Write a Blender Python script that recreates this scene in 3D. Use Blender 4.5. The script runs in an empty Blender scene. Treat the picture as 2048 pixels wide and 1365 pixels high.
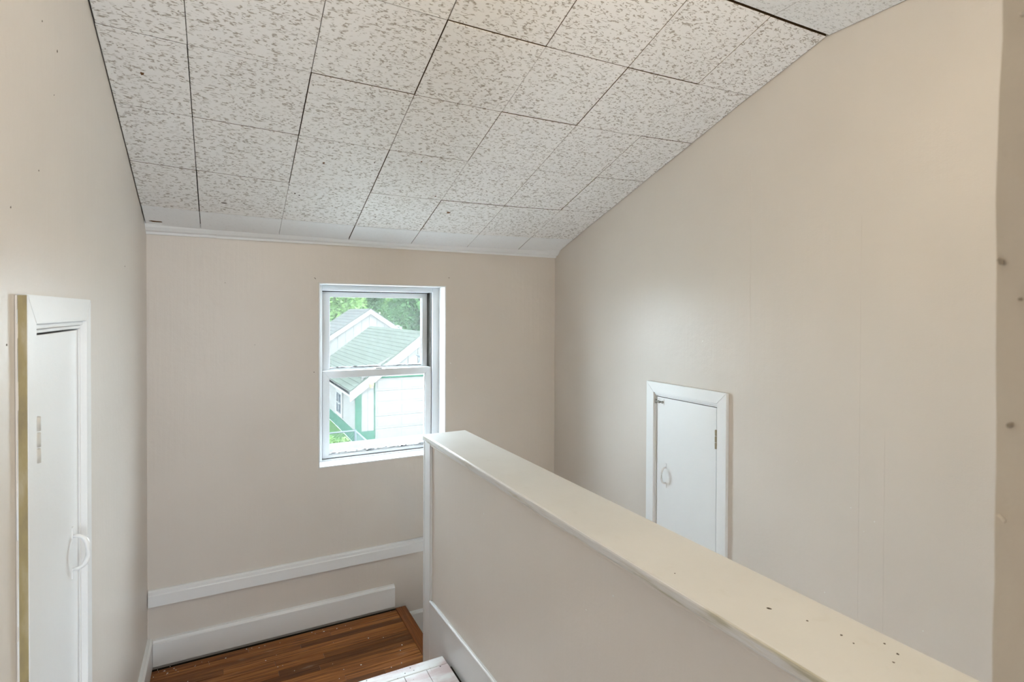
import bpy, bmesh, math, random
from mathutils import Vector, Matrix, noise
random.seed(11)
S = bpy.context.scene
C = S.collection
EYE = 1.30            # camera height above the upper floor; coordinates below are written relative to the eye

# ------------------------------------------------------------------ camera
cam_d = bpy.data.cameras.new('camera')
cam = bpy.data.objects.new('camera', cam_d); C.objects.link(cam)
F_PX, YAW, PITCH, ROLL, CY = 1096.0, 0.4874, -0.0103, 0.0038, 636.5
cam_d.sensor_width = 36.0; cam_d.lens = 36.0 * F_PX / 2048.0
cam_d.shift_y = -(682.5 - CY) / 2048.0
cam_d.clip_start = 0.02; cam_d.clip_end = 300
fw = Vector((math.sin(YAW)*math.cos(PITCH), math.cos(YAW)*math.cos(PITCH), math.sin(PITCH)))
rt = Vector((math.cos(YAW), -math.sin(YAW), 0)); up = rt.cross(fw)
r2 = rt*math.cos(ROLL) + up*math.sin(ROLL); u2 = -rt*math.sin(ROLL) + up*math.cos(ROLL)
cam.matrix_world = Matrix(((r2.x, u2.x, -fw.x, 0), (r2.y, u2.y, -fw.y, 0), (r2.z, u2.z, -fw.z, EYE), (0, 0, 0, 1)))
cam_d.dof.use_dof = True; cam_d.dof.focus_distance = 2.3; cam_d.dof.aperture_fstop = 8.0
S.camera = cam
# ------------------------------------------------------------------ sky, sun, lamp, added fill lights, exposure
W = bpy.data.worlds.new('overcast_sky'); S.world = W; W.use_nodes = True
bg = W.node_tree.nodes['Background']; bg.inputs[0].default_value = (0.77, 0.88, 1.0, 1); bg.inputs[1].default_value = 22.5
def add_light(name, typ, loc, energy, col, rot=(0, 0, 0), **k):
    d = bpy.data.lights.new(name, typ); d.energy = energy; d.color = col
    for a, v in k.items(): setattr(d, a, v)
    o = bpy.data.objects.new(name, d); C.objects.link(o); o.location = loc; o.rotation_euler = rot
    return o
# added fill light outside, unseen above the view, aimed in through the window
add_light('window_fill', 'AREA', (0.72, 3.60, EYE + 0.80), 35, (.84, .92, 1.0), (math.radians(-82), 0, 0), shape='RECTANGLE', size=2.6, size_y=1.05)
# added soft fill light behind the camera, no fixture stands there
add_light('rear_fill', 'AREA', (0.72, -2.90, EYE - 0.40), 62, (.79, .90, 1.0), (math.radians(90), 0, math.radians(8)), shape='RECTANGLE', size=1.3, size_y=1.0)
# warm ceiling lamp on the flat ceiling above the near end of the partition
add_light('ceiling_lamp_light', 'POINT', (0.60, 0.30, EYE + 0.72), 13.5, (1.0, .88, .68), shadow_soft_size=.08)
S.view_settings.view_transform = 'Standard'; S.view_settings.look = 'None'
S.view_settings.gamma = 1.0; S.view_settings.use_curve_mapping = False; S.view_settings.exposure = 0.15

# ------------------------------------------------------------------ helpers
WL = {}
def up_z(v): return Vector((v[0], v[1], v[2] + EYE))
def bxf(bm, x0, x1, y0, y1, z0, z1, bev=0.0):
    vs = [bm.verts.new((x, y, z)) for x in (x0, x1) for y in (y0, y1) for z in (z0, z1)]
    fs = [(0, 1, 3, 2), (4, 6, 7, 5), (0, 4, 5, 1), (2, 3, 7, 6), (0, 2, 6, 4), (1, 5, 7, 3)]
    faces = [bm.faces.new([vs[i] for i in f]) for f in fs]
    if bev:
        es = set(e for f in faces for e in f.edges)
        bmesh.ops.bevel(bm, geom=list(es), offset=bev, segments=2, affect='EDGES', profile=.6)
    return vs
def box(x0, x1, y0, y1, z0, z1, bev=0.0):
    bm = bmesh.new(); bxf(bm, x0, x1, y0, y1, z0, z1, bev); return bm
def prism(poly, axis, a, b, bev=0.0):
    """poly = 2-D points; axis x: (y,z), axis y: (x,z), axis z: (x,y); extruded a..b"""
    bm = bmesh.new()
    def mk(q, t): return {'x': (t, q[0], q[1]), 'y': (q[0], t, q[1]), 'z': (q[0], q[1], t)}[axis]
    A = [bm.verts.new(mk(q, a)) for q in poly]; B = [bm.verts.new(mk(q, b)) for q in poly]
    bm.faces.new(A); bm.faces.new(B[::-1]); n = len(poly)
    for i in range(n): bm.faces.new((A[i], B[i], B[(i+1) % n], A[(i+1) % n]))
    bmesh.ops.recalc_face_normals(bm, faces=bm.faces)
    if bev: bmesh.ops.bevel(bm, geom=list(bm.edges), offset=bev, segments=2, affect='EDGES')
    return bm
def tube(bm, pts, r, n=8):
    rings = []
    for i, q in enumerate(pts):
        q = Vector(q); a = Vector(pts[max(0, i-1)]); b = Vector(pts[min(len(pts)-1, i+1)])
        t = (b - a).normalized(); s = t.cross(Vector((0, 0, 1)))
        if s.length < 1e-3: s = t.cross(Vector((0, 1, 0)))
        s.normalize(); w = s.cross(t); rr = r[i] if isinstance(r, (list, tuple)) else r
        rings.append([bm.verts.new(q + s*rr*math.cos(2*math.pi*k/n) + w*rr*math.sin(2*math.pi*k/n)) for k in range(n)])
    for a, b in zip(rings, rings[1:]):
        for k in range(n): bm.faces.new((a[k], a[(k+1) % n], b[(k+1) % n], b[k]))
    bm.faces.new(rings[0][::-1]); bm.faces.new(rings[-1])
    return bm
def link(o, w, parent):
    C.objects.link(o); WL[o.name] = w
    if parent is not None:
        o.parent = parent; o.location = w - WL[parent.name]
    else: o.location = w
def obj(name, bm, m, parent=None, smooth=False):
    bmesh.ops.recalc_face_normals(bm, faces=bm.faces)
    for v in bm.verts: v.co.z += EYE
    xs = [v.co for v in bm.verts]
    w = Vector(((min(c.x for c in xs)+max(c.x for c in xs))/2, (min(c.y for c in xs)+max(c.y for c in xs))/2, min(c.z for c in xs)))
    for v in bm.verts: v.co -= w
    me = bpy.data.meshes.new(name); bm.to_mesh(me); bm.free(); me.materials.append(m)
    if smooth:
        for f in me.polygons: f.use_smooth = True
    o = bpy.data.objects.new(name, me); link(o, w, parent); return o
def empty(name, loc):
    o = bpy.data.objects.new(name, None); o.empty_display_size = .1; link(o, up_z(loc), None); return o
def copy_at(src, dx, dy, dz, parent):
    o = src.copy(); link(o, WL[src.name] + Vector((dx, dy, dz)), parent); return o
def tag(o, label, cat, group=None, kind=None):
    o['label'] = label; o['category'] = cat
    if group: o['group'] = group
    if kind: o['kind'] = kind
    return o
def struct(o, label, cat): return tag(o, label, cat, kind='structure')

# ------------------------------------------------------------------ materials
class N:
    def __init__(s, name):
        s.m = bpy.data.materials.new(name); s.m.use_nodes = True; s.t = s.m.node_tree
        s.b = s.t.nodes['Principled BSDF']; s.out = s.t.nodes['Material Output']
    def n(s, typ, **k):
        q = s.t.nodes.new(typ)
        for a, v in k.items():
            if a.startswith('i_'):
                key = a[2:]; q.inputs[int(key) if key.isdigit() else key.replace('_', ' ')].default_value = v
            else: setattr(q, a, v)
        return q
    def l(s, a, b): s.t.links.new(a, b)
    def ramp(s, fac, stops):
        r = s.n('ShaderNodeValToRGB'); e = r.color_ramp.elements
        e[0].position, e[0].color = stops[0][0], (*stops[0][1], 1)
        e[1].position, e[1].color = stops[-1][0], (*stops[-1][1], 1)
        for p_, c_ in stops[1:-1]:
            x = e.new(p_); x.color = (*c_, 1)
        s.l(fac, r.inputs[0]); return r
    def bump(s, h, strength, dist=.002):
        b = s.n('ShaderNodeBump', i_Strength=strength, i_Distance=dist); s.l(h, b.inputs['Height']); s.l(b.outputs[0], s.b.inputs['Normal']); return b
    def pos(s, scale=(1, 1, 1), rnd=False, objc=False):
        if objc: src = s.n('ShaderNodeTexCoord').outputs['Object']
        else: src = s.n('ShaderNodeNewGeometry').outputs['Position']
        if rnd:
            oi = s.n('ShaderNodeObjectInfo'); mu = s.n('ShaderNodeVectorMath', operation='SCALE'); mu.inputs[0].default_value = (37, 53, 71)
            s.l(oi.outputs['Random'], mu.inputs['Scale']); ad = s.n('ShaderNodeVectorMath', operation='ADD')
            s.l(src, ad.inputs[0]); s.l(mu.outputs[0], ad.inputs[1]); src = ad.outputs[0]
        mp = s.n('ShaderNodeMapping'); mp.inputs['Scale'].default_value = scale; s.l(src, mp.inputs[0]); return mp.outputs[0]
    def noise(s, vec, scale, detail=3, rough=.5, dist=0.0):
        q = s.n('ShaderNodeTexNoise'); q.inputs['Scale'].default_value = scale; q.inputs['Detail'].default_value = detail
        q.inputs['Roughness'].default_value = rough; q.inputs['Distortion'].default_value = dist; s.l(vec, q.inputs['Vector']); return q
    def mix(s, fac, a, b):
        q = s.n('ShaderNodeMix', data_type='RGBA')
        if isinstance(fac, float): q.inputs[0].default_value = fac
        else: s.l(fac, q.inputs[0])
        for i, v in ((6, a), (7, b)):
            if isinstance(v, tuple): q.inputs[i].default_value = (*v, 1)
            else: s.l(v, q.inputs[i])
        return q.outputs[2]
    def math(s, op, a, b=None):
        q = s.n('ShaderNodeMath', operation=op)
        for i, v in ((0, a), (1, b)):
            if v is None: continue
            if isinstance(v, (int, float)): q.inputs[i].default_value = v
            else: s.l(v, q.inputs[i])
        return q.outputs[0]

def plain(name, col, rough=.5, spec=.5):
    k = N(name); k.b.inputs['Base Color'].default_value = (*col, 1); k.b.inputs['Roughness'].default_value = rough
    k.b.inputs['Specular IOR Level'].default_value = spec; return k.m
def paint(name, col, rough=.42, bs=.35, streak=True, var=.03, spec=.4):
    k = N(name); v = k.pos((1, 1, 1))
    big = k.noise(v, 2.2, 2)
    lo = tuple(c*(1-var) for c in col); hi = tuple(min(1, c*(1+var)) for c in col)
    cr = k.ramp(big.outputs[0], [(.3, lo), (.7, hi)]); k.l(cr.outputs[0], k.b.inputs['Base Color'])
    k.b.inputs['Roughness'].default_value = rough; k.b.inputs['Specular IOR Level'].default_value = spec
    fine = k.noise(v, 220, 2); med = k.noise(v, 38, 3)
    h = k.math('ADD', k.math('MULTIPLY', fine.outputs[0], .25), k.math('MULTIPLY', med.outputs[0], .9))
    if streak:
        sv = k.pos((60, 60, 2.2)); st = k.noise(sv, 1, 3); h = k.math('ADD', h, k.math('MULTIPLY', st.outputs[0], .8))
    k.bump(h, bs, .0025); return k.m

M = {}
M['wall'] = paint('wall_paint', (.685, .632, .578), .36, .30)
M['tan'] = paint('dimmed_wall_paint', (.60, .515, .405), .45, .5)  # wall paint with the dim warm light of the near wall end in its colour
M['trim'] = paint('trim_paint', (.835, .85, .86), .30, .30, False, .02, .5)
M['halfwall'] = paint('partition_paint', (.755, .695, .635), .38, .30)
M['window'] = paint('window_frame_paint', (.74, .76, .78), .30, .15, False, .02)
M['black'] = plain('gap_dark', (.02, .017, .013), .9, .1)
M['brass'] = plain('worn_brass', (.34, .29, .20), .4); M['steel'] = plain('dull_steel', (.30, .30, .28), .35)
M['fibre'] = plain('brown_fibreboard_edge', (.10, .06, .03), .9, .1)
M['dent'] = plain('dented_plaster', (.34, .275, .20), .8, .2)
M['hinge'] = plain('painted_hinge', (.56, .54, .50), .45)
M['stain'] = plain('rust_mark', (.16, .085, .04), .9, .1)
M['speck'] = plain('dark_speck', (.09, .07, .05), .9, .1)
M['chip'] = plain('plaster_chip', (.80, .79, .76), .8, .2)

def mk_cap():
    k = N('cap_paint'); v = k.pos()
    a = k.noise(v, 5, 4); base = k.ramp(a.outputs[0], [(.3, (.67, .655, .62)), (.7, (.715, .70, .665))])
    d = k.noise(v, 26, 5, .65); dm = k.ramp(d.outputs[0], [(.60, (0, 0, 0)), (.78, (1, 1, 1))])
    c = k.mix(k.math('MULTIPLY', dm.outputs[0], .25), base.outputs[0], (.56, .53, .45))
    k.l(c, k.b.inputs['Base Color']); k.b.inputs['Roughness'].default_value = .34
    f = k.noise(v, 60, 3); k.bump(f.outputs[0], .25, .0015); return k.m
M['cap'] = mk_cap()
def mk_worn_edge():
    k = N('worn_cap_edge'); v = k.pos((1, 1.3, 14)); a = k.noise(v, 2.6, 4, .6)
    r = k.ramp(a.outputs[0], [(.50, (.72, .705, .69)), (.56, (.66, .63, .58)), (.62, (.50, .465, .36))])
    k.l(r.outputs[0], k.b.inputs['Base Color']); k.b.inputs['Roughness'].default_value = .4
    f = k.noise(v, 30, 3); k.bump(f.outputs[0], .4, .002); return k.m
M['edge'] = mk_worn_edge()
def mk_olive():
    k = N('old_olive_edge'); v = k.pos((1, 1, .35)); a = k.noise(v, 26, 5, .6)
    r = k.ramp(a.outputs[0], [(.36, (.24, .19, .105)), (.52, (.32, .255, .12)), (.66, (.38, .32, .20))])
    k.l(r.outputs[0], k.b.inputs['Base Color']); k.b.inputs['Roughness'].default_value = .55; k.bump(a.outputs[0], .5, .003); return k.m
M['olive'] = mk_olive()

def mk_tile(name, base, dark, amount, thr):
    k = N(name); v = k.pos((44, 165, 165), rnd=True, objc=True)
    n1 = k.noise(v, 1.0, 1.0, .4, .5)
    d = k.math('ABSOLUTE', k.math('SUBTRACT', n1.outputs[0], .5))
    line = k.ramp(d, [(thr*.45, (1, 1, 1)), (thr, (0, 0, 0))])
    v2 = k.pos((70, 85, 85), rnd=True, objc=True); n2 = k.noise(v2, 1.0, 1); brk = k.ramp(n2.outputs[0], [(.47, (0, 0, 0)), (.55, (1, 1, 1))])
    v3 = k.pos((1, 1, 1), rnd=True, objc=True); n3 = k.noise(v3, 17, 2); pat = k.ramp(n3.outputs[0], [(.28, (.3, .3, .3)), (.42, (1, 1, 1))])
    msk = k.math('MULTIPLY', k.math('MULTIPLY', line.outputs[0], brk.outputs[0]), pat.outputs[0])
    n4 = k.noise(v3, 3.0, 3); b = k.ramp(n4.outputs[0], [(.3, tuple(c*.965 for c in base)), (.7, base)])
    c = k.mix(k.math('MULTIPLY', msk, amount), b.outputs[0], dark)
    k.l(c, k.b.inputs['Base Color']); k.b.inputs['Roughness'].default_value = .55; k.b.inputs['Specular IOR Level'].default_value = .3
    k.bump(k.math('MULTIPLY', msk, -1.0), .5, .0012); return k.m
M['tile'] = mk_tile('fissured_tile', (.845, .832, .812), (.33, .285, .235), .85, .066)
M['tile_new'] = mk_tile('fine_fissured_tile', (.80, .785, .76), (.42, .39, .35), .65, .060)
M['tile_plain'] = mk_tile('painted_over_tile', (.86, .87, .875), (.55, .53, .50), .30, .022)

def mk_wood(name, cols, axis_scale, rough=.38):
    k = N(name); v = k.pos(axis_scale, rnd=True)
    g = k.noise(v, 1.0, 5, .6, .4); oi = k.n('ShaderNodeObjectInfo')
    r = k.ramp(g.outputs[0], [(.32, cols[0]), (.5, cols[1]), (.68, cols[2])])
    tint = k.ramp(oi.outputs['Random'], [(0, (.48, .44, .40)), (.5, (.95, .93, .90)), (1, (1.45, 1.45, 1.45))])
    mm = k.n('ShaderNodeMix', data_type='RGBA', blend_type='MULTIPLY'); mm.inputs[0].default_value = 1
    k.l(r.outputs[0], mm.inputs[6]); k.l(tint.outputs[0], mm.inputs[7])
    w = k.noise(k.pos((5, 26, 1)), 1, 5, .65); wr = k.ramp(w.outputs[0], [(.64, (0, 0, 0)), (.74, (1, 1, 1))])
    c = k.mix(k.math('MULTIPLY', wr.outputs[0], .30), mm.outputs[2], (.42, .34, .27))
    k.l(c, k.b.inputs['Base Color']); k.b.inputs['Roughness'].default_value = rough; k.b.inputs['Specular IOR Level'].default_value = .22; k.bump(g.outputs[0], .25, .001); return k.m
WC = ((.10, .032, .008), (.23, .082, .020), (.33, .135, .036))
M['wood'] = mk_wood('varnished_oak', WC, (5, 150, 1))
M['wood_nose'] = mk_wood('nosing_oak', ((.12, .035, .009), (.20, .064, .016), (.25, .085, .024)), (150, 5, 1))
def mk_upfloor():
    k = N('worn_white_floor_paint'); v = k.pos()
    p1 = k.noise(k.pos((2.2, 5, 1)), 2.4, 4); pink = k.ramp(p1.outputs[0], [(.45, (0, 0, 0)), (.57, (1, 1, 1))])
    base = k.mix(k.math('MULTIPLY', pink.outputs[0], .55), (.74, .73, .72), (.46, .27, .27))
    w = k.noise(k.pos((90, 9, 1)), 1, 5, .7); ww = k.ramp(w.outputs[0], [(.60, (0, 0, 0)), (.66, (1, 1, 1))])
    c = k.mix(k.math('MULTIPLY', ww.outputs[0], .35), base, (.40, .30, .26))
    vo = k.n('ShaderNodeTexVoronoi'); vo.inputs['Scale'].default_value = 34; k.l(v, vo.inputs['Vector'])
    dots = k.ramp(vo.outputs['Distance'], [(.07, (1, 1, 1)), (.11, (0, 0, 0))])
    c2 = k.mix(dots.outputs[0], c, (.03, .025, .02))
    k.l(c2, k.b.inputs['Base Color']); k.b.inputs['Roughness'].default_value = .35; k.bump(w.outputs[0], .3, .001); return k.m
M['upfloor'] = mk_upfloor()
def mk_glass():
    k = N('dusty_glass'); t = k.t
    tr = k.n('ShaderNodeBsdfTransparent'); tr.inputs[0].default_value = (.96, .985, .975, 1)
    gl = k.n('ShaderNodeBsdfGlossy'); gl.inputs['Roughness'].default_value = .03
    du = k.n('ShaderNodeBsdfTranslucent'); du.inputs[0].default_value = (.93, .97, .95, 1)
    v = k.pos(); n1 = k.noise(v, 230, 2, .6); sp = k.ramp(n1.outputs[0], [(.60, (0, 0, 0)), (.70, (1, 1, 1))])
    n2 = k.noise(v, 5, 3); cl = k.ramp(n2.outputs[0], [(.35, (.15, .15, .15)), (.70, (1, 1, 1))])
    f = k.math('ADD', .009, k.math('MULTIPLY', k.math('MULTIPLY', sp.outputs[0], cl.outputs[0]), .06))
    m1 = k.n('ShaderNodeMixShader'); k.l(f, m1.inputs[0]); k.l(tr.outputs[0], m1.inputs[1]); k.l(du.outputs[0], m1.inputs[2])
    m2 = k.n('ShaderNodeMixShader'); m2.inputs[0].default_value = .03; k.l(m1.outputs[0], m2.inputs[1]); k.l(gl.outputs[0], m2.inputs[2])
    k.l(m2.outputs[0], k.out.inputs['Surface']); return k.m
M['glass'] = mk_glass()
def mk_putty():
    k = N('cracked_putty'); v = k.pos((22, 1, 160)); a = k.noise(v, 1, 5, .7)
    r = k.ramp(a.outputs[0], [(.40, (.05, .05, .05)), (.50, (.40, .40, .40)), (.60, (.72, .73, .74))])
    k.l(r.outputs[0], k.b.inputs['Base Color']); k.b.inputs['Roughness'].default_value = .8; k.bump(a.outputs[0], .8, .004); return k.m
M['putty'] = mk_putty()
def mk_var(name, c0, c1, scale, rough=.8, vec=(1, 1, 1), rnd=True):
    k = N(name); v = k.pos(vec, rnd=rnd); a = k.noise(v, scale, 4, .6)
    r = k.ramp(a.outputs[0], [(.3, c0), (.7, c1)]); k.l(r.outputs[0], k.b.inputs['Base Color']); k.b.inputs['Roughness'].default_value = rough
    k.b.inputs['Specular IOR Level'].default_value = 0.0; return k.m
M['siding'] = mk_var('white_siding', (0.0688, 0.0651, 0.0607), (0.0777, 0.0736, 0.0685), 1.2)
M['outer_sill'] = plain('outer_sill_paint', (.072, .069, .065), .6, 0)
M['fascia'] = plain('white_fascia', (0.0951, 0.0902, 0.0838), .8, 0)
M['green_paint'] = mk_var('green_wall_paint', (.008, .030, .018), (.014, .042, .026), 3)
M['green_shingle'] = mk_var('green_shingle', (0.0240, 0.0270, 0.0222), (0.0315, 0.0345, 0.0285), 2.4, .9)
M['grey_shingle'] = mk_var('grey_shingle', (0.0263, 0.0261, 0.0244), (0.0345, 0.0339, 0.0318), 2.4, .9)
M['gdoor'] = plain('garage_door_white', (.0745, .0705, .0655), .8, 0)
M['dark_glass'] = plain('dark_pane', (.02, .022, .025), .5, 0)
M['lamp_glass'] = plain('amber_lamp_glass', (.10, .08, .05), .8, 0)
M['galv'] = plain('galvanised_steel', (.05, .055, .06), .8, 0)
M['ground'] = mk_var('grass_and_gravel', (.42, .43, .40), (.56, .56, .53), .8, rnd=False)
M['lawn'] = mk_var('lawn_grass', (.010, .028, .006), (.024, .052, .014), 3, rnd=False)
def mk_leaf(name, c0, c1):
    k = N(name); v = k.pos(); a = k.noise(v, .9, 4, .7); r = k.ramp(a.outputs[0], [(.3, c0), (.7, c1)])
    d = k.n('ShaderNodeBsdfDiffuse'); tl = k.n('ShaderNodeBsdfTranslucent'); mx = k.n('ShaderNodeMixShader'); mx.inputs[0].default_value = .35
    k.l(r.outputs[0], d.inputs[0]); k.l(r.outputs[0], tl.inputs[0]); k.l(d.outputs[0], mx.inputs[1]); k.l(tl.outputs[0], mx.inputs[2])
    k.l(mx.outputs[0], k.out.inputs['Surface']); return k.m
M['leaf_dark'] = mk_leaf('dark_leaves', (0.0090, 0.0300, 0.0105), (0.0540, 0.1050, 0.0375))
M['leaf_mid'] = mk_leaf('mid_leaves', (0.0390, 0.0810, 0.0225), (0.1200, 0.1875, 0.0600))
M['leaf_lime'] = mk_leaf('lime_leaves', (0.0420, 0.0840, 0.0216), (0.1020, 0.1500, 0.0540))
M['bark'] = mk_var('bark', (.012, .009, .006), (.022, .017, .012), 6)

# ------------------------------------------------------------------ key dimensions (metres, z from the eye)
XL, XR, D = -0.274, 1.718, 2.709
YO = 2.95                      # outer face of the window wall
ZU, ZL, ZLL = -1.300, -1.488, -1.675
TAN = math.tan(.3295); YE, ZE = 2.517, .3964
YF, ZF = 1.0882, .8850          # fold where slope meets flat ceiling
WX0, WX1, WZ0, WZ1 = .404, 1.043, -.742, .138
def ceil_z(y): return ZF if y < YF else ZE + TAN*(YE - y)
def sag(x, y):
    s = .010 - .023*max(0, 1 - ((x - .72)/1.0)**2)
    k = 1.0 if y < 2.4 else max(.35, 1 - (y - 2.4)*2.2)
    if y < YF + .01: k = .5
    return s*k

def blob(name, mat, parent, c, nrm, r, asp=1.0, th=.0006, n=9):
    bm = bmesh.new(); nrm = Vector(nrm).normalized(); a = nrm.orthogonal().normalized()
    if abs(nrm.z) > .5: a = Vector((1, 0, 0)) - nrm*nrm.x; a.normalize()
    b = nrm.cross(a); c = Vector(c)
    rim = []; top = []
    for k in range(n):
        t = 2*math.pi*k/n; rr = r*random.uniform(.6, 1.15)
        q = c + a*rr*math.cos(t)*asp + b*rr*math.sin(t); rim.append(bm.verts.new(q - nrm*.002)); top.append(bm.verts.new(q + nrm*th))
    bm.faces.new(top)
    for k in range(n): bm.faces.new((rim[k], rim[(k+1) % n], top[(k+1) % n], top[k]))
    bm.faces.new(rim[::-1])
    return obj(name, bm, mat, parent)
# ------------------------------------------------------------------ walls
def slab_with_hole(axis, t0, t1, a0, a1, z0, ztop, hole):
    """wall slab as one mesh with a rectangular opening; axis y -> normal y (a = x); axis x -> normal x (a = y). ztop: function of a"""
    h0, h1, hz0, hz1 = hole
    bm = bmesh.new()
    def strip(p0, p1, q0, f1):
        n = 12 if callable(f1) else 1
        for i in range(n):
            s0 = p0 + (p1-p0)*i/n; s1 = p0 + (p1-p0)*(i+1)/n
            e0 = f1(s0) if callable(f1) else f1; e1 = f1(s1) if callable(f1) else f1
            pts = [(s0, q0), (s1, q0), (s1, e1), (s0, e0)]
            vs = []
            for t in (t0, t1):
                vs.append([bm.verts.new((a, t, z) if axis == 'y' else (t, a, z)) for a, z in pts])
            A, B = vs
            bm.faces.new(A); bm.faces.new(B[::-1])
            for k in range(4): bm.faces.new((A[k], B[k], B[(k+1) % 4], A[(k+1) % 4]))
    strip(a0, h0, z0, ztop); strip(h1, a1, z0, ztop); strip(h0, h1, z0, hz0); strip(h0, h1, hz1, ztop)
    bmesh.ops.remove_doubles(bm, verts=bm.verts, dist=1e-5)
    # drop internal faces shared by neighbouring strips
    seen = {}
    for f in bm.faces:
        key = tuple(sorted(v.index if False else id(v) for v in f.verts)); seen.setdefault(key, []).append(f)
    kill = [f for fs in seen.values() if len(fs) > 1 for f in fs]
    bmesh.ops.delete(bm, geom=kill, context='FACES')
    return bm

wall_back = struct(obj('wall_back', slab_with_hole('y', D, YO, XL-.15, XR+.15, -3.2, .42, (WX0, WX1, WZ0, WZ1)), M['wall']),
                   'beige painted end wall with the small white window in it', 'wall')
DL = (1.121, 1.483, -1.285, -.022)       # door openings (y0, y1, z0, z1)
DR = (1.508, 1.862, -1.60, -.353)
wtop = lambda y: ceil_z(y) + .06
wall_left = struct(obj('wall_left', slab_with_hole('x', XL-.12, XL, -.02, D, -3.2, wtop, DL), M['wall']),
                   'pale painted side wall on the left holding the near attic door', 'wall')
wall_right = struct(obj('wall_right', slab_with_hole('x', XR, XR+.12, .04, D, -3.2, wtop, DR), M['wall']),
                    'pale painted wall on the right, rising to the sloped ceiling above the far attic door', 'wall')
# lumpy plaster wall beside the camera (its end is seen at the right edge of the picture)
def lumpy_front():
    bm = bmesh.new(); x0, x1, y0, y1, z0, z1 = .470, XR+.12, .035, .178, ZU-1.9, ZF+.06
    nz, ny = 110, 8
    def off(y, z):
        q = Vector((3.1, y*9, z*5)); a = noise.noise(q)*.006 + noise.noise(Vector((7, y*34, z*18)))*.0034
        if y > y1-.03: a -= .0016*max(0, noise.noise(Vector((1, 2, z*9))))*((y-(y1-.03))/.03)
        return a
    g = [[bm.verts.new((x0 + off(y0+(y1-y0)*j/ny, z0+(z1-z0)*i/nz) + (.004 if j == ny else 0), y0+(y1-y0)*j/ny + (noise.noise(Vector((5, 5, i*.35)))*.0012 if j == ny else 0), z0+(z1-z0)*i/nz)) for j in range(ny+1)] for i in range(nz+1)]
    for i in range(nz):
        for j in range(ny): bm.faces.new((g[i][j], g[i+1][j], g[i+1][j+1], g[i][j+1]))
    far = [[bm.verts.new((x1, y, z)) for y in (y0, y1)] for z in (z0, z1)]
    bm.faces.new([g[i][0] for i in range(nz+1)] + [far[1][0], far[0][0]])
    bm.faces.new([g[i][ny] for i in range(nz, -1, -1)] + [far[0][1], far[1][1]])
    bm.faces.new([g[nz][j] for j in range(ny+1)] + [far[1][1], far[1][0]])
    bm.faces.new([g[0][j] for j in range(ny, -1, -1)] + [far[0][0], far[0][1]])
    bm.faces.new((far[0][0], far[1][0], far[1][1], far[0][1]))
    return bm
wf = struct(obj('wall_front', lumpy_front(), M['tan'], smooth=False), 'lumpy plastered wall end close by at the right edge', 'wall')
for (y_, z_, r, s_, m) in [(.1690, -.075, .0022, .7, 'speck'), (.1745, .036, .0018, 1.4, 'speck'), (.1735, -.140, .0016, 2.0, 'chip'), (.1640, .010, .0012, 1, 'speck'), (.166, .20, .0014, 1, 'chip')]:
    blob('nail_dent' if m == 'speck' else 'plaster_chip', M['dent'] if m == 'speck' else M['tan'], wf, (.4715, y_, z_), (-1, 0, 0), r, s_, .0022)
# room behind the camera
RX0, RX1, RY0 = -1.6, 2.3, -3.0
struct(obj('wall_rear', box(RX0-.1, RX1+.1, RY0-.15, RY0, ZU-.1, ZF+.06), M['wall']), 'painted wall at the far end of the room behind the viewer', 'wall')
struct(obj('wall_rear_left', box(RX0-.1, RX0, RY0, -.02, ZU-.1, ZF+.06), M['wall']), 'painted left wall of the room behind the viewer', 'wall')
struct(obj('wall_rear_right', box(RX1, RX1+.1, RY0, .035, ZU-.1, ZF+.06), M['wall']), 'painted right wall of the room behind the viewer', 'wall')
struct(obj('wall_rear_front', box(RX0-.1, XL-.12, -.10, -.02, ZU-.1, ZF+.06), M['wall']), 'painted wall left of the doorway, behind the viewer', 'wall')
struct(obj('wall_rear_return', box(XR+.12, RX1, -.06, .035, ZU-.1, ZF+.06), M['wall']), 'painted wall right of the doorway, behind the viewer', 'wall')

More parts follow.
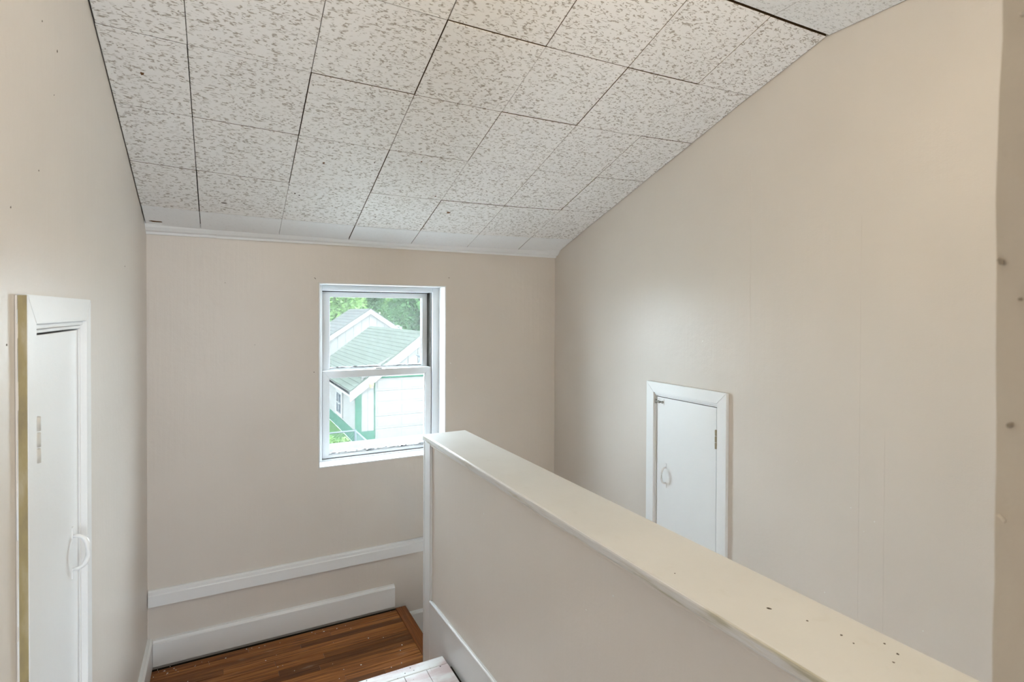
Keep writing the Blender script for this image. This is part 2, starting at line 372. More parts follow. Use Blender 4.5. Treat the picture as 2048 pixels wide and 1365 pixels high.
# ------------------------------------------------------------------ ceiling: backing + tiles
bmc = prism([(YO, .30), (YO, .52), (YF, ZF+.10), (RY0-.15, ZF+.10), (RY0-.15, ZF+.045), (YF, ZF+.045), (D, ceil_z(D)+.045)], 'x', RX0-.1, RX1+.1)
ceiling = struct(obj('ceiling', bmc, M['black']), 'tiled ceiling sloping down to the window wall and flat above the viewer', 'ceiling')
TW = .305; colx = [XL] + [-.3828 + TW*c for c in range(1, 7)] + [XR]
rowy = [2.665, YE] + [YE - .28576*k for k in range(1, 5)] + [YF + .002]
def tile(xa, xb, ya, yb, flat, mat):
    """xa<xb, ya>yb; underside follows slope and sag"""
    g = .0010; xa += g if xa > XL+.001 else .003; xb -= g if xb < XR-.001 else .003
    ya -= .0013; yb += .0013
    jz = random.uniform(-.0009, .0009); jx = random.uniform(-.0006, .0006)
    bm = bmesh.new(); n = 3
    def zz(x, y): return (ZF if flat else ceil_z(y)) + sag(x, y) + jz
    be = .0013
    lo = []; hi = []
    xs = [xa+be] + [xa + (xb-xa)*i/n for i in range(1, n)] + [xb-be]
    ring = [(x, yb+be) for x in xs] + [(x, ya-be) for x in reversed(xs)]
    outer = [(xa if i == 0 else xb if i == n else x, yb) for i, x in enumerate(xs)] + [(xb if i == 0 else xa if i == n else x, ya) for i, x in enumerate(reversed(xs))]
    A = [bm.verts.new((x+jx, y, zz(x, y))) for x, y in ring]
    B = [bm.verts.new((x+jx, y, zz(x, y)+.0016)) for x, y in outer]
    T = [bm.verts.new((x+jx, y, zz(x, y)+.012)) for x, y in outer]
    m = len(ring)
    for i in range(n): bm.faces.new((A[i], A[i+1], A[m-2-i], A[m-1-i]))
    for i in range(m):
        j = (i+1) % m
        bm.faces.new((A[i], B[i], B[j], A[j])); bm.faces.new((B[i], T[i], T[j], B[j])).material_index = 1
    bm.faces.new(T)
    o = obj('ceiling_tile', bm, mat, ceiling); o.data.materials.append(M['fibre']); return o
for r in range(6):
    for c in range(7):
        tile(colx[c], colx[c+1], rowy[r], rowy[r+1], False, M['tile_plain'] if r == 0 else M['tile'])
fy = [YF - .0055] + [YF - .305*k for k in range(1, 4)] + [.18]
for r in range(4):
    if fy[r] - fy[r+1] < .05: continue
    for c in range(7): tile(colx[c], colx[c+1], fy[r], fy[r+1], True, M['tile_new'])
obj('ceiling_board', box(RX0, RX1, RY0, .175, ZF+.012, ZF+.044), M['tile_plain'], ceiling)
cn = (0, -TAN, -1)
def onceil(x, y): return (x, y, ceil_z(y) + sag(x, y))
for (x, y, r, s, m) in [(.906, 2.325, .0065, 1.5, 'stain'), (.327, 2.075, .005, 1, 'stain'), (.80, 2.205, .0045, 1, 'stain'), (.255, 2.30, .0035, 1, 'speck'), (.272, 2.31, .003, 1, 'speck'),
                        (.665, 1.985, .004, 1, 'stain'), (.74, 2.0, .003, 1, 'speck'), (.50, 2.03, .003, 1, 'speck'), (-.19, 1.80, .007, .8, 'stain'), (.60, 2.42, .003, 1, 'speck'), (1.16, 2.43, .003, 1, 'speck'), (.01, 2.43, .004, 3, 'speck')]:
    blob('rust_stain', M[m], ceiling, onceil(x, y), cn, r, s)
blob('torn_patch', M['stain'], ceiling, onceil(-.235, 2.63), cn, .006, 4.0)

# ------------------------------------------------------------------ trims
def crown(x0, x1, o):
    return prism([(D, .318), (D-.010, .318-o), (D-.014, .327-o), (D-.030, .331), (D-.044, .343), (D-.050, .352), (D-.056, .352), (D-.056, .366), (D, .350)], 'x', x0, x1)
tc = empty('trim_1', ((XL+XR)/2, D, .318)); struct(tc, 'white crown moulding where the ceiling meets the window wall', 'moulding')
obj('crown_piece', crown(XL, -.020, 0), M['trim'], tc); obj('crown_piece', crown(-.0195, XR, .0018), M['trim'], tc)
rail = prism([(D, -1.163), (D-.010, -1.163), (D-.016, -1.169), (D-.016, -1.180), (D-.019, -1.184), (D-.019, -1.229), (D, -1.231)], 'x', XL+.004, .985)
struct(obj('trim_2', rail, M['trim']), 'white horizontal rail moulding across the wall above the landing', 'moulding')
bb = prism([(D, -1.372), (D-.012, -1.374), (D-.016, -1.381), (D-.021, -1.384), (D-.021, -1.479), (D, -1.479)], 'x', XL+.020, .767)
struct(obj('baseboard_back', bb, M['trim']), 'white baseboard under the rail moulding at the back of the landing', 'baseboard')
bl = prism([(XL, -1.366), (XL+.012, -1.368), (XL+.019, -1.376), (XL+.019, -1.482), (XL, -1.482)], 'y', 1.95, D-.0005)
struct(obj('baseboard_left', bl, M['trim']), 'white baseboard along the left wall beside the landing', 'baseboard')
bb2 = prism([(D, -1.535), (D-.014, -1.538), (D-.018, -1.545), (D-.018, ZLL), (D, ZLL)], 'x', .826, XR)
struct(obj('baseboard_lower', bb2, M['trim']), 'white baseboard one step lower, beyond the wooden nosing', 'baseboard')

# ------------------------------------------------------------------ floors and steps
fl = struct(obj('floor', box(-1.6, .736, RY0, 1.905, ZU-.10, ZU-.019), M['black']), 'worn white painted upper floor at the bottom of the picture', 'floor')
obj('floor_slab', box(.736, RX1, RY0, .035, ZU-.10, ZU), M['upfloor'], fl)
x = .7375; first = None; k = 0
while x > XL - .02:
    w = .083; x0 = max(x - w + .0012, XL+.001)
    if first is None: first = obj('floor_plank', box(x0, x, .20, 1.889, ZU-.019, ZU, .0012), M['upfloor'], fl)
    elif x0 > XL+.002: copy_at(first, -w*k, 0, 0, fl)
    else: obj('floor_plank', box(x0, x, .20, 1.889, ZU-.019, ZU, .0012), M['upfloor'], fl)
    x -= w; k += 1
obj('rear_floor', box(-1.6, .736, RY0, .198, ZU-.019, ZU), M['upfloor'], fl)
obj('edge_gap', box(.7378, .7492, .20, 1.880, ZU-.10, ZU-.010), M['black'], fl)
obj('nosing', box(XL+.001, .7375, 1.8905, 1.941, ZU-.022, ZU, .004), M['upfloor'], fl)
obj('riser', box(XL+.001, .7375, 1.905, 1.920, ZL, ZU-.022), M['trim'], fl)

ld = struct(obj('floor_landing', box(XL+.001, .80, 1.905, D-.001, ZL-.19, ZL-.012), M['black']), 'dark varnished wooden landing floor of narrow strips', 'floor')
protos = {}
y = 2.672; row = 0
while y > 1.925:
    xs = [XL + .014]; xx = XL + random.uniform(.15, .75)
    while xx < .70: xs.append(xx); xx += random.uniform(.35, .8)
    xs.append(.7675)
    for a, b in zip(xs, xs[1:]):
        obj('floor_board', box(a+.0004, b-.0004, max(y-.0375, 1.921), y, ZL-.012, ZL+random.uniform(-.0004, .0004), .0008), M['wood'], ld)
    y -= .0385; row += 1
obj('nosing', box(.7685, .822, 2.195, 2.690, ZL-.030, ZL+.002, .005), M['wood_nose'], ld)
obj('riser', box(.800, .806, 2.205, D-.001, ZLL, ZL-.030), M['trim'], ld)
fb = bmesh.new()
for i in range(70):
    fx = random.uniform(XL+.03, .75); fyy = random.uniform(1.95, 2.66) if i > 16 else random.uniform(2.63, 2.672)
    if i > 58: fx = random.uniform(XL+.015, XL+.12); fyy = random.uniform(2.58, 2.68)
    r = random.choice((.0012, .0016, .0022, .0032)); a = random.random()*3; n0 = len(fb.verts)
    q = [fb.verts.new((fx + r*random.uniform(.5, 1.4)*math.cos(a+t*1.57), fyy + r*random.uniform(.5, 1.4)*math.sin(a+t*1.57), ZL+.0012)) for t in range(4)]
    q2 = [fb.verts.new((v.co.x, v.co.y, ZL-.0005)) for v in q]
    fb.faces.new(q)
    for t in range(4): fb.faces.new((q[t], q2[t], q2[(t+1) % 4], q[(t+1) % 4]))
pf = obj('paint_flecks', fb, M['chip'], ld); pf['kind'] = 'stuff'
st = struct(obj('floor_lower', box(.807, XR, 2.205, D-.001, ZLL-.20, ZLL), M['wood_nose']), 'lower stair landing beyond the wooden nosing', 'floor')
for i in range(1, 7):
    obj('stair_tread', box(.931, XR-.001, 2.205-.25*i, 2.205-.25*(i-1), ZLL-.19*i-.20, ZLL-.19*i, .004), M['wood_nose'], st)

# ------------------------------------------------------------------ half-height partition
XC, XCR, YEND, ZC = .745, .940, 2.206, -.5145
pw = struct(obj('wall_partition', box(.757, .930, .178, 2.186, -3.2, ZC-.024), M['halfwall']), 'half-height beige partition with a wide painted cap board', 'partition')
cap = obj('cap_board', box(XC+.003, XCR, .178, YEND, ZC-.024, ZC, .004), M['cap'], pw)
obj('cap_edge', box(XC, XC+.012, .178, YEND-.001, ZC-.0235, ZC-.0012, .0045), M['edge'], pw)
obj('under_cap_bead', box(.7505, .757, .178, 2.125, ZC-.033, ZC-.024, .003), M['halfwall'], pw)
obj('end_board', box(.7475, .9325, 2.186, 2.202, ZLL, ZC-.024, .002), M['trim'], pw)
obj('stile', box(.7485, .757, 2.122, 2.1855, ZL, ZC-.024, .0015), M['trim'], pw)
obj('corner_bead', box(.7520, .757, 2.112, 2.1215, -1.18, ZC-.033, .002), M['trim'], pw)
sk = prism([(2.1855, -1.180), (2.1855, ZL), (1.92, ZL), (1.92, ZU-.05), (.178, ZU-.05), (.178, -1.118), (1.525, -1.152), (1.90, -1.168)], 'x', .7495, .757)
obj('skirting', sk, M['trim'], pw)
sb = bmesh.new(); tube(sb, [(.7500, 2.116, -1.181), (.7495, 1.90, -1.1705), (.7495, 1.525, -1.1545), (.7495, .180, -1.1205)], .0055, 8)
obj('skirting_bead', sb, M['trim'], pw, True)
for (x_, y_, r, s) in [(.842, .628, .0042, .8), (.865, .573, .0018, 1), (.875, .522, .0022, 1), (.912, .477, .002, 1), (.902, .453, .0022, 1), (.875, .445, .0018, 1), (.87, .50, .0015, 1), (.79, .80, .0015, 1)]:
    blob('dark_speck', M['speck'], pw, (x_, y_, ZC), (0, 0, 1), r, s, .0004)
for (y_, z_, r) in [(1.62, -.66, .003), (1.30, -1.02, .0035), (1.05, -.70, .002), (1.85, -.90, .002), (1.50, -.85, .0018), (.95, -.62, .0022), (1.75, -1.08, .0025)]:
    blob('plaster_chip', M['chip'], pw, (.757, y_, z_), (-1, 0, 0), r, 1, .0005)

# ------------------------------------------------------------------ window
win = empty('window_1', ((WX0+WX1)/2, 2.83, WZ0)); struct(win, 'white double-hung window with dusty glass in the end wall', 'window')
Y0 = 2.800
ZT, ZB = .104, -.730
obj('jamb', box(WX0, .4345, Y0, 2.93, WZ0, WZ1, .0015), M['window'], win)
obj('jamb', box(1.0015, WX1, Y0, 2.93, WZ0, WZ1, .0015), M['window'], win)
obj('head', box(.4345, 1.0015, Y0, 2.93, ZT, WZ1, .0015), M['window'], win)
obj('sill', box(.4345, 1.0015, Y0, 2.93, WZ0, ZB, .0015), M['window'], win)
obj('inner_stool', box(WX0+.0008, WX1-.0008, D-.003, Y0, WZ0+.0005, WZ0+.006, .001), M['trim'], win)
for xx in (WX0, WX1-.006): obj('reveal_lining', box(xx+(.0006 if xx == WX0 else 0), xx+.0055, D-.001, Y0, WZ0+.006, WZ1-.0006), M['trim'], win)
obj('reveal_lining', box(WX0+.006, WX1-.006, D-.001, Y0, WZ1-.0062, WZ1-.0006), M['trim'], win)
def sash(name, x0, x1, y0, y1, z0, z1, gl, gr, gb, gt, putty):
    s = bpy.data.objects.new(name, None); link(s, up_z(((x0+x1)/2, (y0+y1)/2, z0)), win)
    def rail_(nm, poly, ax, a, b): obj(nm, prism(poly, ax, a, b, .0012), M['window'], s)
    # mitred frame members
    for nm, pl in (('stile', [(x0, z0), (gl, gb), (gl, gt), (x0, z1)]), ('stile', [(x1, z0), (gr, gb), (gr, gt), (x1, z1)]),
                   ('rail', [(x0, z1), (gl, gt), (gr, gt), (x1, z1)]), ('rail', [(x0, z0), (gl, gb), (gr, gb), (x1, z0)])):
        rail_(nm, pl, 'y', y0, y1)
    ym = (y0+y1)/2
    obj('pane', box(gl-.004, gr+.004, ym-.001, ym+.001, gb-.004, gt+.004), M['glass'], s)
    b = .0045      # glazing bead just inside the frame
    for nm, q in (('glazing_bead', (gl, gl+b, gb, gt)), ('glazing_bead', (gr-b, gr, gb, gt)), ('glazing_bead', (gl+b, gr-b, gt-b, gt))):
        obj(nm, box(q[0], q[1], y0+.006, ym-.0012, q[2], q[3], .001), M['window'], s)
    pb = bmesh.new(); n = 46
    for i in range(n):
        a = gl+b + (gr-gl-2*b)*i/n; c = gl+b + (gr-gl-2*b)*(i+1)/n; h = putty*random.uniform(.55, 1.25)
        bxf(pb, a, c, y0+random.uniform(.002, .006), ym-.0012, gb, gb+h)
    obj('putty', pb, M['putty'], s)
    return s
sash('upper_sash', .4385, .9985, 2.858, 2.888, -.325, .1000, .477, .962, -.288, .078, .009)
sash('lower_sash', .4378, .9992, 2.815, 2.847, -.7265, -.2945, .468, .967, -.712, -.327, .011)
obj('track', box(.9905, .9995, 2.8155, 2.8575, -.294, .1035), M['window'], win)
for xx in (.9897, .9950): obj('track_groove', box(xx, xx+.0022, 2.8148, 2.8570, -.294, .1035), M['black'], win)
obj('jamb_gap', box(.4347, .4374, 2.822, 2.900, ZB+.001, ZT-.001), M['black'], win)
obj('jamb_gap', box(.9994, 1.0013, 2.822, 2.857, ZB+.001, -.296), M['black'], win)
obj('head_gap', box(.4380, .9985, 2.866, 2.900, .1003, .1038), M['black'], win)
obj('sill_gap', box(.4380, .9985, 2.822, 2.900, -.7299, -.7268), M['black'], win)
obj('sash_lock', box(.70, .735, 2.822, 2.845, -.2945, -.287, .002), M['putty'], win)
obj('outer_sill', box(WX0-.10, WX1+.10, 2.93, 3.235, WZ0-.045, WZ0-.009, .004), M['outer_sill'], win)
obj('storm_frame', box(WX0, WX1, 2.93, 2.945, WZ1-.025, WZ1), M['window'], win)

# ------------------------------------------------------------------ attic doors
def attic_door(name, label, s, xw, ya, yb, zt, zb, hy, hz, hin_z, olive):
    """s=+1: wall on the left, room towards +x; s=-1: wall on the right. ya<yb casing outer limits"""
    root = empty(name, (xw, (ya+yb)/2, zb)); struct(root, label, 'door')
    T, CW = .0150, .046
    X = lambda d: xw + s*d
    def bx_(nm, d0, d1, y0, y1, z0, z1, m, bev=.001, par=root):
        a, b = sorted((X(d0), X(d1))); return obj(nm, box(a, b, y0, y1, z0, z1, bev), m, par)
    def pr_(nm, poly, d0, d1, m):
        a, b = sorted((X(d0), X(d1))); return obj(nm, prism(poly, 'x', a, b, .0012), m, root)
    pr_('casing', [(ya, zb), (ya+CW, zb), (ya+CW, zt-CW), (ya, zt)], .0002, T, M['trim'])
    pr_('casing', [(yb, zb), (yb-CW, zb), (yb-CW, zt-CW), (yb, zt)], .0002, T, M['trim'])
    pr_('casing', [(ya, zt), (ya+CW, zt-CW), (yb-CW, zt-CW), (yb, zt)], .0002, T, M['trim'])
    if olive:
        # unpainted old edge of the near casing with a ragged caulk line
        ob = bmesh.new(); n = 60; h = (zt-.001-zb)/n
        for i in range(n):
            w = .0022 + .0016*noise.noise(Vector((i*.31, 1.7, 0))) + (.001 if random.random() < .12 else 0)
            a, b = sorted((X(.0006), X(max(.0009, w))))
            bxf(ob, a, b, ya-.0016, ya, zb+h*i, zb+h*(i+1))
        obj('caulk_bead', ob, M['wall'], root)
        bx_('casing_edge', .0035, T-.0008, ya-.0009, ya+.0002, zb, zt-.001, M['olive'], 0)
    o0, o1, ot = ya+CW, yb-CW, zt-CW
    # jamb lining, stop moulding, leaf
    bx_('jamb_lining', -.10, .0, o0+.0002, o0+.006, zb, ot-.0002, M['trim']); bx_('jamb_lining', -.10, .0, o1-.006, o1-.0002, zb, ot-.0002, M['trim'])
    bx_('jamb_lining', -.10, .0, o0+.006, o1-.006, ot-.006, ot-.0002, M['trim'])
    bx_('stop_moulding', .0, .0085, o0+.0003, o1-.0003, ot-.009, ot-.0003, M['trim'], .002)
    bx_('stop_moulding', .0, .0045, o0+.0003, o1-.0003, ot-.016, ot-.0095, M['trim'], .0015)
    bx_('stop_moulding', .0, .0040, o1-.007, o1-.0003, zb, ot-.0165, M['trim'], .001)
    leaf = bx_('door_leaf', -.020, .0010, o0+.0130, o1-.0095, zb+.004, ot-.0195, M['trim'], .0012)
    bx_('dark_gap', -.05, -.024, o0+.006, o1-.006, zb, ot-.006, M['black'], 0)
    # bow handle
    hb = bmesh.new(); L = .0345
    pts = []
    for i in range(13):
        t = i/12; a = math.pi*t
        pts.append((X(.001 + .027*math.sin(a)**.62), hy, hz + L*math.cos(a)))
    tube(hb, pts, [.0050 if 2 < i < 10 else .0038 for i in range(13)], 8)
    handle = obj('handle', hb, M['trim'], leaf, True)
    for e in (-1, 1): obj('handle_plate', box(*sorted((X(.0005), X(.0030))), hy-.0045, hy+.0045, *sorted((hz+e*L*.9, hz+e*(L+.019))), .001), M['trim'], leaf)
    # hinge on the near edge
    hg = bmesh.new(); yh = o0 + .0030
    
    for q in range(3): tube(hg, [(X(.0138), yh, hin_z-.037+.0255*q), (X(.0138), yh, hin_z-.037+.0255*q+.0225)], .0050, 8)
    obj('hinge', hg, M['hinge'] if olive else M['brass'], root, True)
    obj('hinge_leaf', box(*sorted((X(-.0024), X(.0125))), yh-.004, yh-.001, hin_z-.036, hin_z+.036), M['hinge'] if olive else M['brass'], root)
    return root, leaf, X, o0, o1, ot
attic_door('door_1', 'narrow white attic door in the left wall, with an olive-edged casing', 1, XL, 1.075, 1.529, .0245, -1.285, 1.418, -.500, -.206, True)
rd, leaf, X, o0, o1, ot = attic_door('door_2', 'short white attic door in the right wall with a barrel latch at its top corner', -1, XR, 1.462, 1.908, -.307, -1.60, 1.797, -.711, -.493, False)
# barrel latch
lz = ot - .040
obj('latch_plate', box(*sorted((X(.0005), X(.0022))), o1-.052, o1-.012, lz-.013, lz+.013, .0005), M['trim'], leaf)
lb = bmesh.new(); tube(lb, [(X(.0055), o1-.050, lz), (X(.0055), o1-.002, lz)], .0036, 8); obj('latch_bolt', lb, M['steel'], leaf, True)
lk = bmesh.new(); tube(lk, [(X(.005), o1-.034, lz), (X(.015), o1-.034, lz-.003)], .0028, 8); obj('latch_knob', lk, M['steel'], leaf, True)
for yy in (o1-.046, o1-.020): obj('latch_loop', box(*sorted((X(.0015), X(.0098))), yy-.003, yy+.003, lz-.0055, lz+.0055, .0015), M['steel'], leaf)
obj('latch_keeper', box(*sorted((X(.001), X(.009))), o1-.0075, o1-.0020, lz-.010, lz+.010, .001), M['steel'], rd)

# ------------------------------------------------------------------ small marks on the walls
for (x_, z_, r, s, m) in [(1.069, -.270, .0050, .55, 'chip'), (.388, .157, .0055, .3, 'speck'), (.384, -.285, .0022, 1, 'speck'), (1.059, .181, .0025, 1, 'speck'), (.014, .125, .0018, 1, 'speck'), (.132, -.15, .0015, 1, 'speck'), (1.10, -.35, .002, 1, 'chip')]:
    blob('nail_hole' if m == 'speck' else 'plaster_chip', M[m], wall_back, (x_, D, z_), (0, -1, 0), r, s, .0005)
for (y_, z_, r) in [(1.226, .502, .0022), (1.324, .491, .0025), (2.137, .143, .0020), (1.201, .238, .0016), (1.059, .152, .0016), (1.039, -.05, .0018), (1.30, .40, .0014)]:
    blob('nail_hole', M['speck'], wall_left, (XL, y_, z_), (1, 0, 0), r, 1, .0005)
for (y_, z_, r) in [(1.596, -.114, .0026), (1.18, -.50, .002), (1.00, -.60, .0028), (.93, -.62, .003), (.96, -.66, .002), (1.08, -.90, .003), (.80, -.88, .0025), (1.05, -.97, .002)]:
    blob('plaster_chip', M['chip'], wall_right, (XR, y_, z_), (-1, 0, 0), r, .7, .0006)
for y_, z0_, z1_ in ((.977, -1.5, .30), (1.372, -.25, .55), (.905, -1.5, -.35)):
    obj('paint_ridge', prism([(y_-.0025, XR), (y_, XR-.0007), (y_+.0025, XR)], 'z', z0_, z1_) if False else box(XR-.0006, XR+.001, y_-.0012, y_+.0012, z0_, z1_, .0004), M['wall'], wall_right)

# ------------------------------------------------------------------ ceiling lamp (above the frame)
lamp = empty('ceiling_lamp', (.60, .30, ZF-.03)); tag(lamp, 'round flush ceiling lamp above the near end of the partition', 'lamp')
b_ = bmesh.new(); tube(b_, [(.60, .30, ZF-.006), (.60, .30, ZF-.03)], .06, 20); obj('lamp_base', b_, M['trim'], lamp)
b_ = bmesh.new(); tube(b_, [(.60, .30, ZF-.03), (.60, .30, ZF-.075)], .018, 12); obj('lamp_socket', b_, M['brass'], lamp)

# ------------------------------------------------------------------ outside
ZG = -4.2
gm = bmesh.new(); bxf(gm, -40, 60, YO+.3, 90, ZG-.3, ZG)
struct(obj('ground', gm, M['ground']), 'pale gravel ground outside below the window', 'ground')
struct(obj('lawn', box(-6, 3.70, 12.6, 30, ZG, ZG+.03), M['lawn']), 'strip of grass beside the green base of the garage', 'lawn')
def gable(name, label, x0, x1, yf, yb, zeave, zridge, over, rake_h, shingle, courses, board_w, door=None):
    xm = (x0+x1)/2
    r = empty(name, (xm, (yf+yb)/2, ZG)); tag(r, label, 'building')
    hw = (x1-x0)/2; sl = (zridge-zeave)/(xm-x0+over)
    def rz(x): return zridge - sl*abs(x-xm)          # top surface of the roof
    yw = yf + .12
    # side and rear walls, foundation
    zb = ZG+.40
    for xa, xb in ((x0, x0+.1), (x1-.1, x1)): obj('side_wall', box(xa, xb, yw+.05, yb-.15, zb, rz(x0)-.16), M['siding'], r)
    obj('rear_wall', prism([(x0+.1, zb), (x1-.1, zb), (x1-.1, rz(x1-.1)-.16), (xm, zridge-.16), (x0+.1, rz(x0+.1)-.16)], 'y', yb-.25, yb-.15), M['siding'], r)
    obj('foundation', box(x0-.01, x0+.11, yw+.06, yb-.15, ZG, zb), M['green_paint'], r); obj('foundation', box(x1-.11, x1+.01, yw+.06, yb-.15, ZG, zb), M['green_paint'], r)
    # gable boards, one by one
    zlow = door[2]+.10 if door else zb
    xa = x0
    while xa < x1-.01:
        xb = min(xa+board_w, x1)
        pts = [(xa+.010, zlow), (xb-.010, zlow), (xb-.010, rz(xb)-.14)]
        if xa < xm < xb: pts.append((xm, zridge-.14))
        pts.append((xa+.010, rz(xa)-.14))
        if pts[2][1] > zlow+.02 and pts[-1][1] > zlow+.02: obj('siding_board', prism(pts, 'y', yw, yw+.03), M['siding'], r)
        xa = xb
    obj('gable_backing', prism([(x0+.1, zlow), (x1-.1, zlow), (x1-.1, max(zlow+.01, rz(x1-.1)-.2)), (xm, zridge-.2), (x0+.1, max(zlow+.01, rz(x0+.1)-.2))], 'y', yw+.024, yw+.05), M['siding'], r)
    # rake boards and roof
    for sg in (-1, 1):
        e = xm + sg*(hw+over)
        obj('rake_board', prism([(xm, zridge-.02), (e, rz(e)-.02), (e, rz(e)-.02-rake_h), (xm, zridge-.02-rake_h)], 'y', yf, yf+.06), M['fascia'], r)
        obj('roof_deck', prism([(xm, zridge-.03), (e, rz(e)-.03), (e, rz(e)-.12), (xm, zridge-.12)], 'y', yf+.06, yb), M['fascia'], r)
        obj('eave_fascia', box(*sorted((e, e-sg*.03)), yf+.06, yb, rz(e)-.20, rz(e)-.03), M['fascia'], r)
        L = hw+over
        for c in range(courses):
            a = L*(1-c/courses); b = max(0, L*(1-(c+1)/courses) - .03)
            t = .028
            qa = (xm+sg*a, zridge-sl*a+t*.9); qb = (xm+sg*b, zridge-sl*b+.002)
            obj('shingle_course', prism([qa, qb, (qb[0], qb[1]-.022), (qa[0], qa[1]-.045)], 'y', yf-.02+random.uniform(-.004, .004), yb+.02), M[shingle], r)
    return r, rz, yw
G, rz, yw = gable('garage', 'white single garage with a green shingle roof and green corner boards', 3.748, 8.252, 17.5, 25.1, -2.489, -.650, .20, .33, 'green_shingle', 17, .34, door=(4.36, 7.64, -2.125))
obj('corner_board', box(3.735, 3.926, yw-.03, yw+.05, ZG, -2.32), M['green_paint'], G); obj('corner_board', box(8.074, 8.265, yw-.03, yw+.05, ZG, -2.32), M['green_paint'], G)
for xa in (3.928, 4.13, 7.665, 7.87): obj('front_board', box(xa, xa+.198, yw, yw+.05, ZG+.38, -2.02), M['siding'], G)
for xa in (3.928, 7.665): obj('foundation', box(xa, xa+.40, yw-.02, yw+.05, ZG, ZG+.38), M['green_paint'], G)
obj('door_trim', box(4.332, 4.362, yw-.02, yw+.05, ZG, -2.10), M['green_paint'], G); obj('door_trim', box(7.638, 7.664, yw-.02, yw+.05, ZG, -2.10), M['green_paint'], G)
obj('door_trim', box(4.362, 7.638, yw-.02, yw+.05, -2.145, -2.10), M['green_paint'], G)
obj('header_board', box(3.928, 8.07, yw-.015, yw+.05, -2.10, -2.02), M['fascia'], G)
for i in range(5):
    z0_ = ZG + .41*i; sec = obj('door_section', box(4.364, 7.636, yw+.02, yw+.06, z0_+.004, z0_+.405), M['gdoor'], G)
    for j in range(4): obj('raised_panel', box(4.45+.80*j, 5.12+.80*j, yw+.008, yw+.021, z0_+.075, z0_+.335, .006), M['gdoor'], sec)
sw = obj('side_window', box(3.70, 3.76, 19.62, 20.80, -3.72, -2.80), M['fascia'], G)
obj('window_pane', box(3.69, 3.705, 19.83, 20.60, -3.60, -2.92), M['dark_glass'], sw); obj('window_bar', box(3.68, 3.71, 19.83, 20.60, -3.28, -3.24), M['fascia'], sw); obj('window_bar', box(3.68, 3.71, 20.19, 20.23, -3.60, -2.92), M['fascia'], sw)
sp = []
for i in range(10):
    a = math.pi/2 + i*math.pi/5; rr = .26 if i % 2 == 0 else .105
    sp.append((5.94 + rr*math.cos(a), -1.50 + rr*math.sin(a)))
sbm = bmesh.new(); rim = [sbm.verts.new((q[0], yw-.004, q[1])) for q in sp]; pk = sbm.verts.new((5.94, yw-.07, -1.50))
for i in range(10): sbm.faces.new((rim[i], rim[(i+1) % 10], pk))
sbm.faces.new(rim[::-1]); so = obj('star_ornament', sbm, M['galv'], G); so['label'] = 'grey five-pointed star on the gable'
lm = bmesh.new(); tube(lm, [(4.218, yw-.02, -2.30), (4.218, yw-.14, -2.30)], [.05, .04], 10); lo_ = obj('wall_lamp', lm, M['lamp_glass'], G)
lm = bmesh.new(); tube(lm, [(4.218, yw-.14, -2.24), (4.218, yw-.14, -2.30), (4.218, yw-.14, -2.42)], [.05, .085, .06], 10); obj('lamp_shade', lm, M['lamp_glass'], lo_)
gable('back_garage', 'farther white gabled outbuilding with a grey shingle roof', 4.19, 10.19, 30.0, 35.4, -1.98, .175, .22, .27, 'grey_shingle', 14, .42)

# trees and shrub
def leaves(centres, n, size, mat, name, parent):
    vs, fs = [], []
    for i in range(n):
        c, rad = random.choice(centres)
        d = Vector((random.gauss(0, 1), random.gauss(0, 1), random.gauss(0, 1))).normalized() * random.uniform(.55, 1.0)
        q = Vector((c[0]+d.x*rad[0], c[1]+d.y*rad[1], c[2]+d.z*rad[2]+EYE))
        a = Vector((random.gauss(0, 1), random.gauss(0, 1), random.gauss(0, .6))).normalized(); b = a.orthogonal().normalized()
        b = (b*math.cos(i) + a.cross(b)*math.sin(i)); s = size*random.uniform(.6, 1.3); k = len(vs)
        vs += [q - a*s, q + b*s*.45, q + a*s, q - b*s*.45]; fs.append((k, k+1, k+2, k+3))
    w = WL[parent.name]
    me = bpy.data.meshes.new(name); me.from_pydata([tuple(v - w) for v in vs], [], fs); me.materials.append(mat)
    o = bpy.data.objects.new(name, me); link(o, w.copy(), parent); o['kind'] = 'stuff'; return o
def tree(label, x, y, h, r, mat, n, seed):
    random.seed(seed)
    t = empty('tree', (x, y, ZG)); tag(t, label, 'tree', 'trees behind the garages')
    tb = bmesh.new(); top = ZG + h*.6
    tube(tb, [(x, y, ZG-.02), (x+.1, y, ZG+h*.3), (x, y+.1, top)], [.30, .22, .10], 8); obj('trunk', tb, M['bark'], t, True)
    for k in range(4):
        a = k*1.6+seed; b2 = bmesh.new(); tube(b2, [(x, y, ZG+h*.32), (x+r*.5*math.cos(a), y+r*.5*math.sin(a), ZG+h*.62)], [.12, .05], 6); obj('branch', b2, M['bark'], t, True)
    cs = []
    for k in range(16):
        a = k*2.4 + random.random(); rr = r*random.uniform(.05, .68); z = ZG + h*(.30 + .58*k/15); s = r*random.uniform(.42, .60)
        cs.append(((x+rr*math.cos(a), y+rr*math.sin(a), z), (s, s, s*.8)))
    leaves(cs, n, .17, mat, 'foliage', t)
tree('pale green tree at the left, behind the grey roof', 6.9, 39.5, 9.6, 2.3, M['leaf_mid'], 8000, 3)
tree('dark round tree at the right, just above the green roof ridge', 12.9, 39.5, 8.4, 2.35, M['leaf_dark'], 11000, 8)
tree('dark leafy tree behind the apex of the grey roofed outbuilding', 11.0, 46.0, 10.6, 2.4, M['leaf_dark'], 12000, 5)
tree('dark tree at the right edge of the window, behind the round one', 17.0, 46.0, 10.4, 2.35, M['leaf_dark'], 8000, 29)
tree('tall pale tree far behind on the left', 8.7, 53.0, 12.5, 2.35, M['leaf_mid'], 8000, 17)
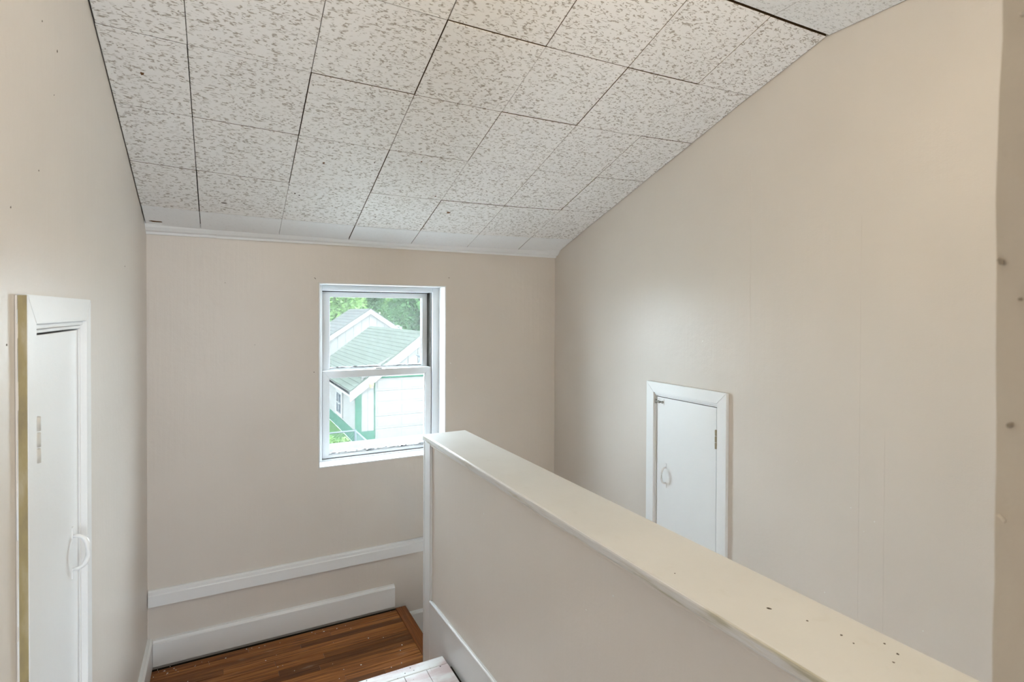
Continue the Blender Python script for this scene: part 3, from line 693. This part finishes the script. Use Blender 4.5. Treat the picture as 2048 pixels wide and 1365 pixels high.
tree('tall pale tree far behind in the middle', 14.6, 53.0, 12.5, 2.35, M['leaf_mid'], 8000, 13)
tree('farthest hazy tree left of the middle', 12.4, 60.0, 14.0, 2.5, M['leaf_mid'], 10000, 31)
tree('farthest hazy tree on the right', 18.2, 60.0, 14.0, 2.5, M['leaf_mid'], 8000, 21)
random.seed(5)
sh = empty('shrub', (2.5, 14.6, ZG)); tag(sh, 'bright lime shrub beside the wire fence below the window', 'shrub')
shb = bmesh.new(); tube(shb, [(2.5, 14.6, ZG), (2.52, 14.6, -3.5)], [.05, .03], 6); obj('stem', shb, M['bark'], sh)
leaves([((2.35, 14.6, -3.55), (.38, .35, .40)), ((2.75, 14.7, -3.62), (.32, .3, .34)), ((1.95, 14.5, -3.7), (.4, .3, .4)), ((2.5, 14.5, -3.9), (.5, .35, .3)), ((2.95, 14.8, -3.75), (.25, .25, .3)), ((1.6, 14.6, -3.7), (.4, .3, .4))], 4200, .05, M['leaf_lime'], 'foliage', sh)
# wire fence
fe = empty('wire_fence', (3.29, 15.5, ZG)); tag(fe, 'galvanised wire mesh fence corner in front of the garage', 'fence')
for a, b in (((0.6, 15.5, -3.315), (3.29, 15.5, -3.315)), ((3.29, 15.5, -3.315), (3.29, 12.0, -3.315))):
    q = bmesh.new(); tube(q, [a, b], .022, 8); obj('top_rail', q, M['galv'], fe)
for q_ in ((3.29, 15.5), (.9, 15.5), (3.29, 12.8)):
    q = bmesh.new(); tube(q, [(q_[0], q_[1], ZG), (q_[0], q_[1], -3.28)], .03, 8); obj('fence_post', q, M['galv'], fe)
q = bmesh.new(); HT = .86
i = .6
while i < 3.25:
    for sg in (-1, 1):
        e = i + sg*HT
        a0, a1 = max(.6, min(3.27, i)), max(.6, min(3.27, e)); tube(q, [(a0, 15.5, -4.18), (a1, 15.5, -4.18 + abs(a1-a0))], .003, 3)
    i += .09
i = 12.0
while i < 15.45:
    for sg in (-1, 1):
        a1 = max(12.0, min(15.47, i + sg*HT)); tube(q, [(3.29, i, -4.18), (3.29, a1, -4.18+abs(a1-i)+1e-4)], .003, 3)
    i += .09
wm = obj('wire_mesh', q, M['galv'], fe); wm['kind'] = 'stuff'
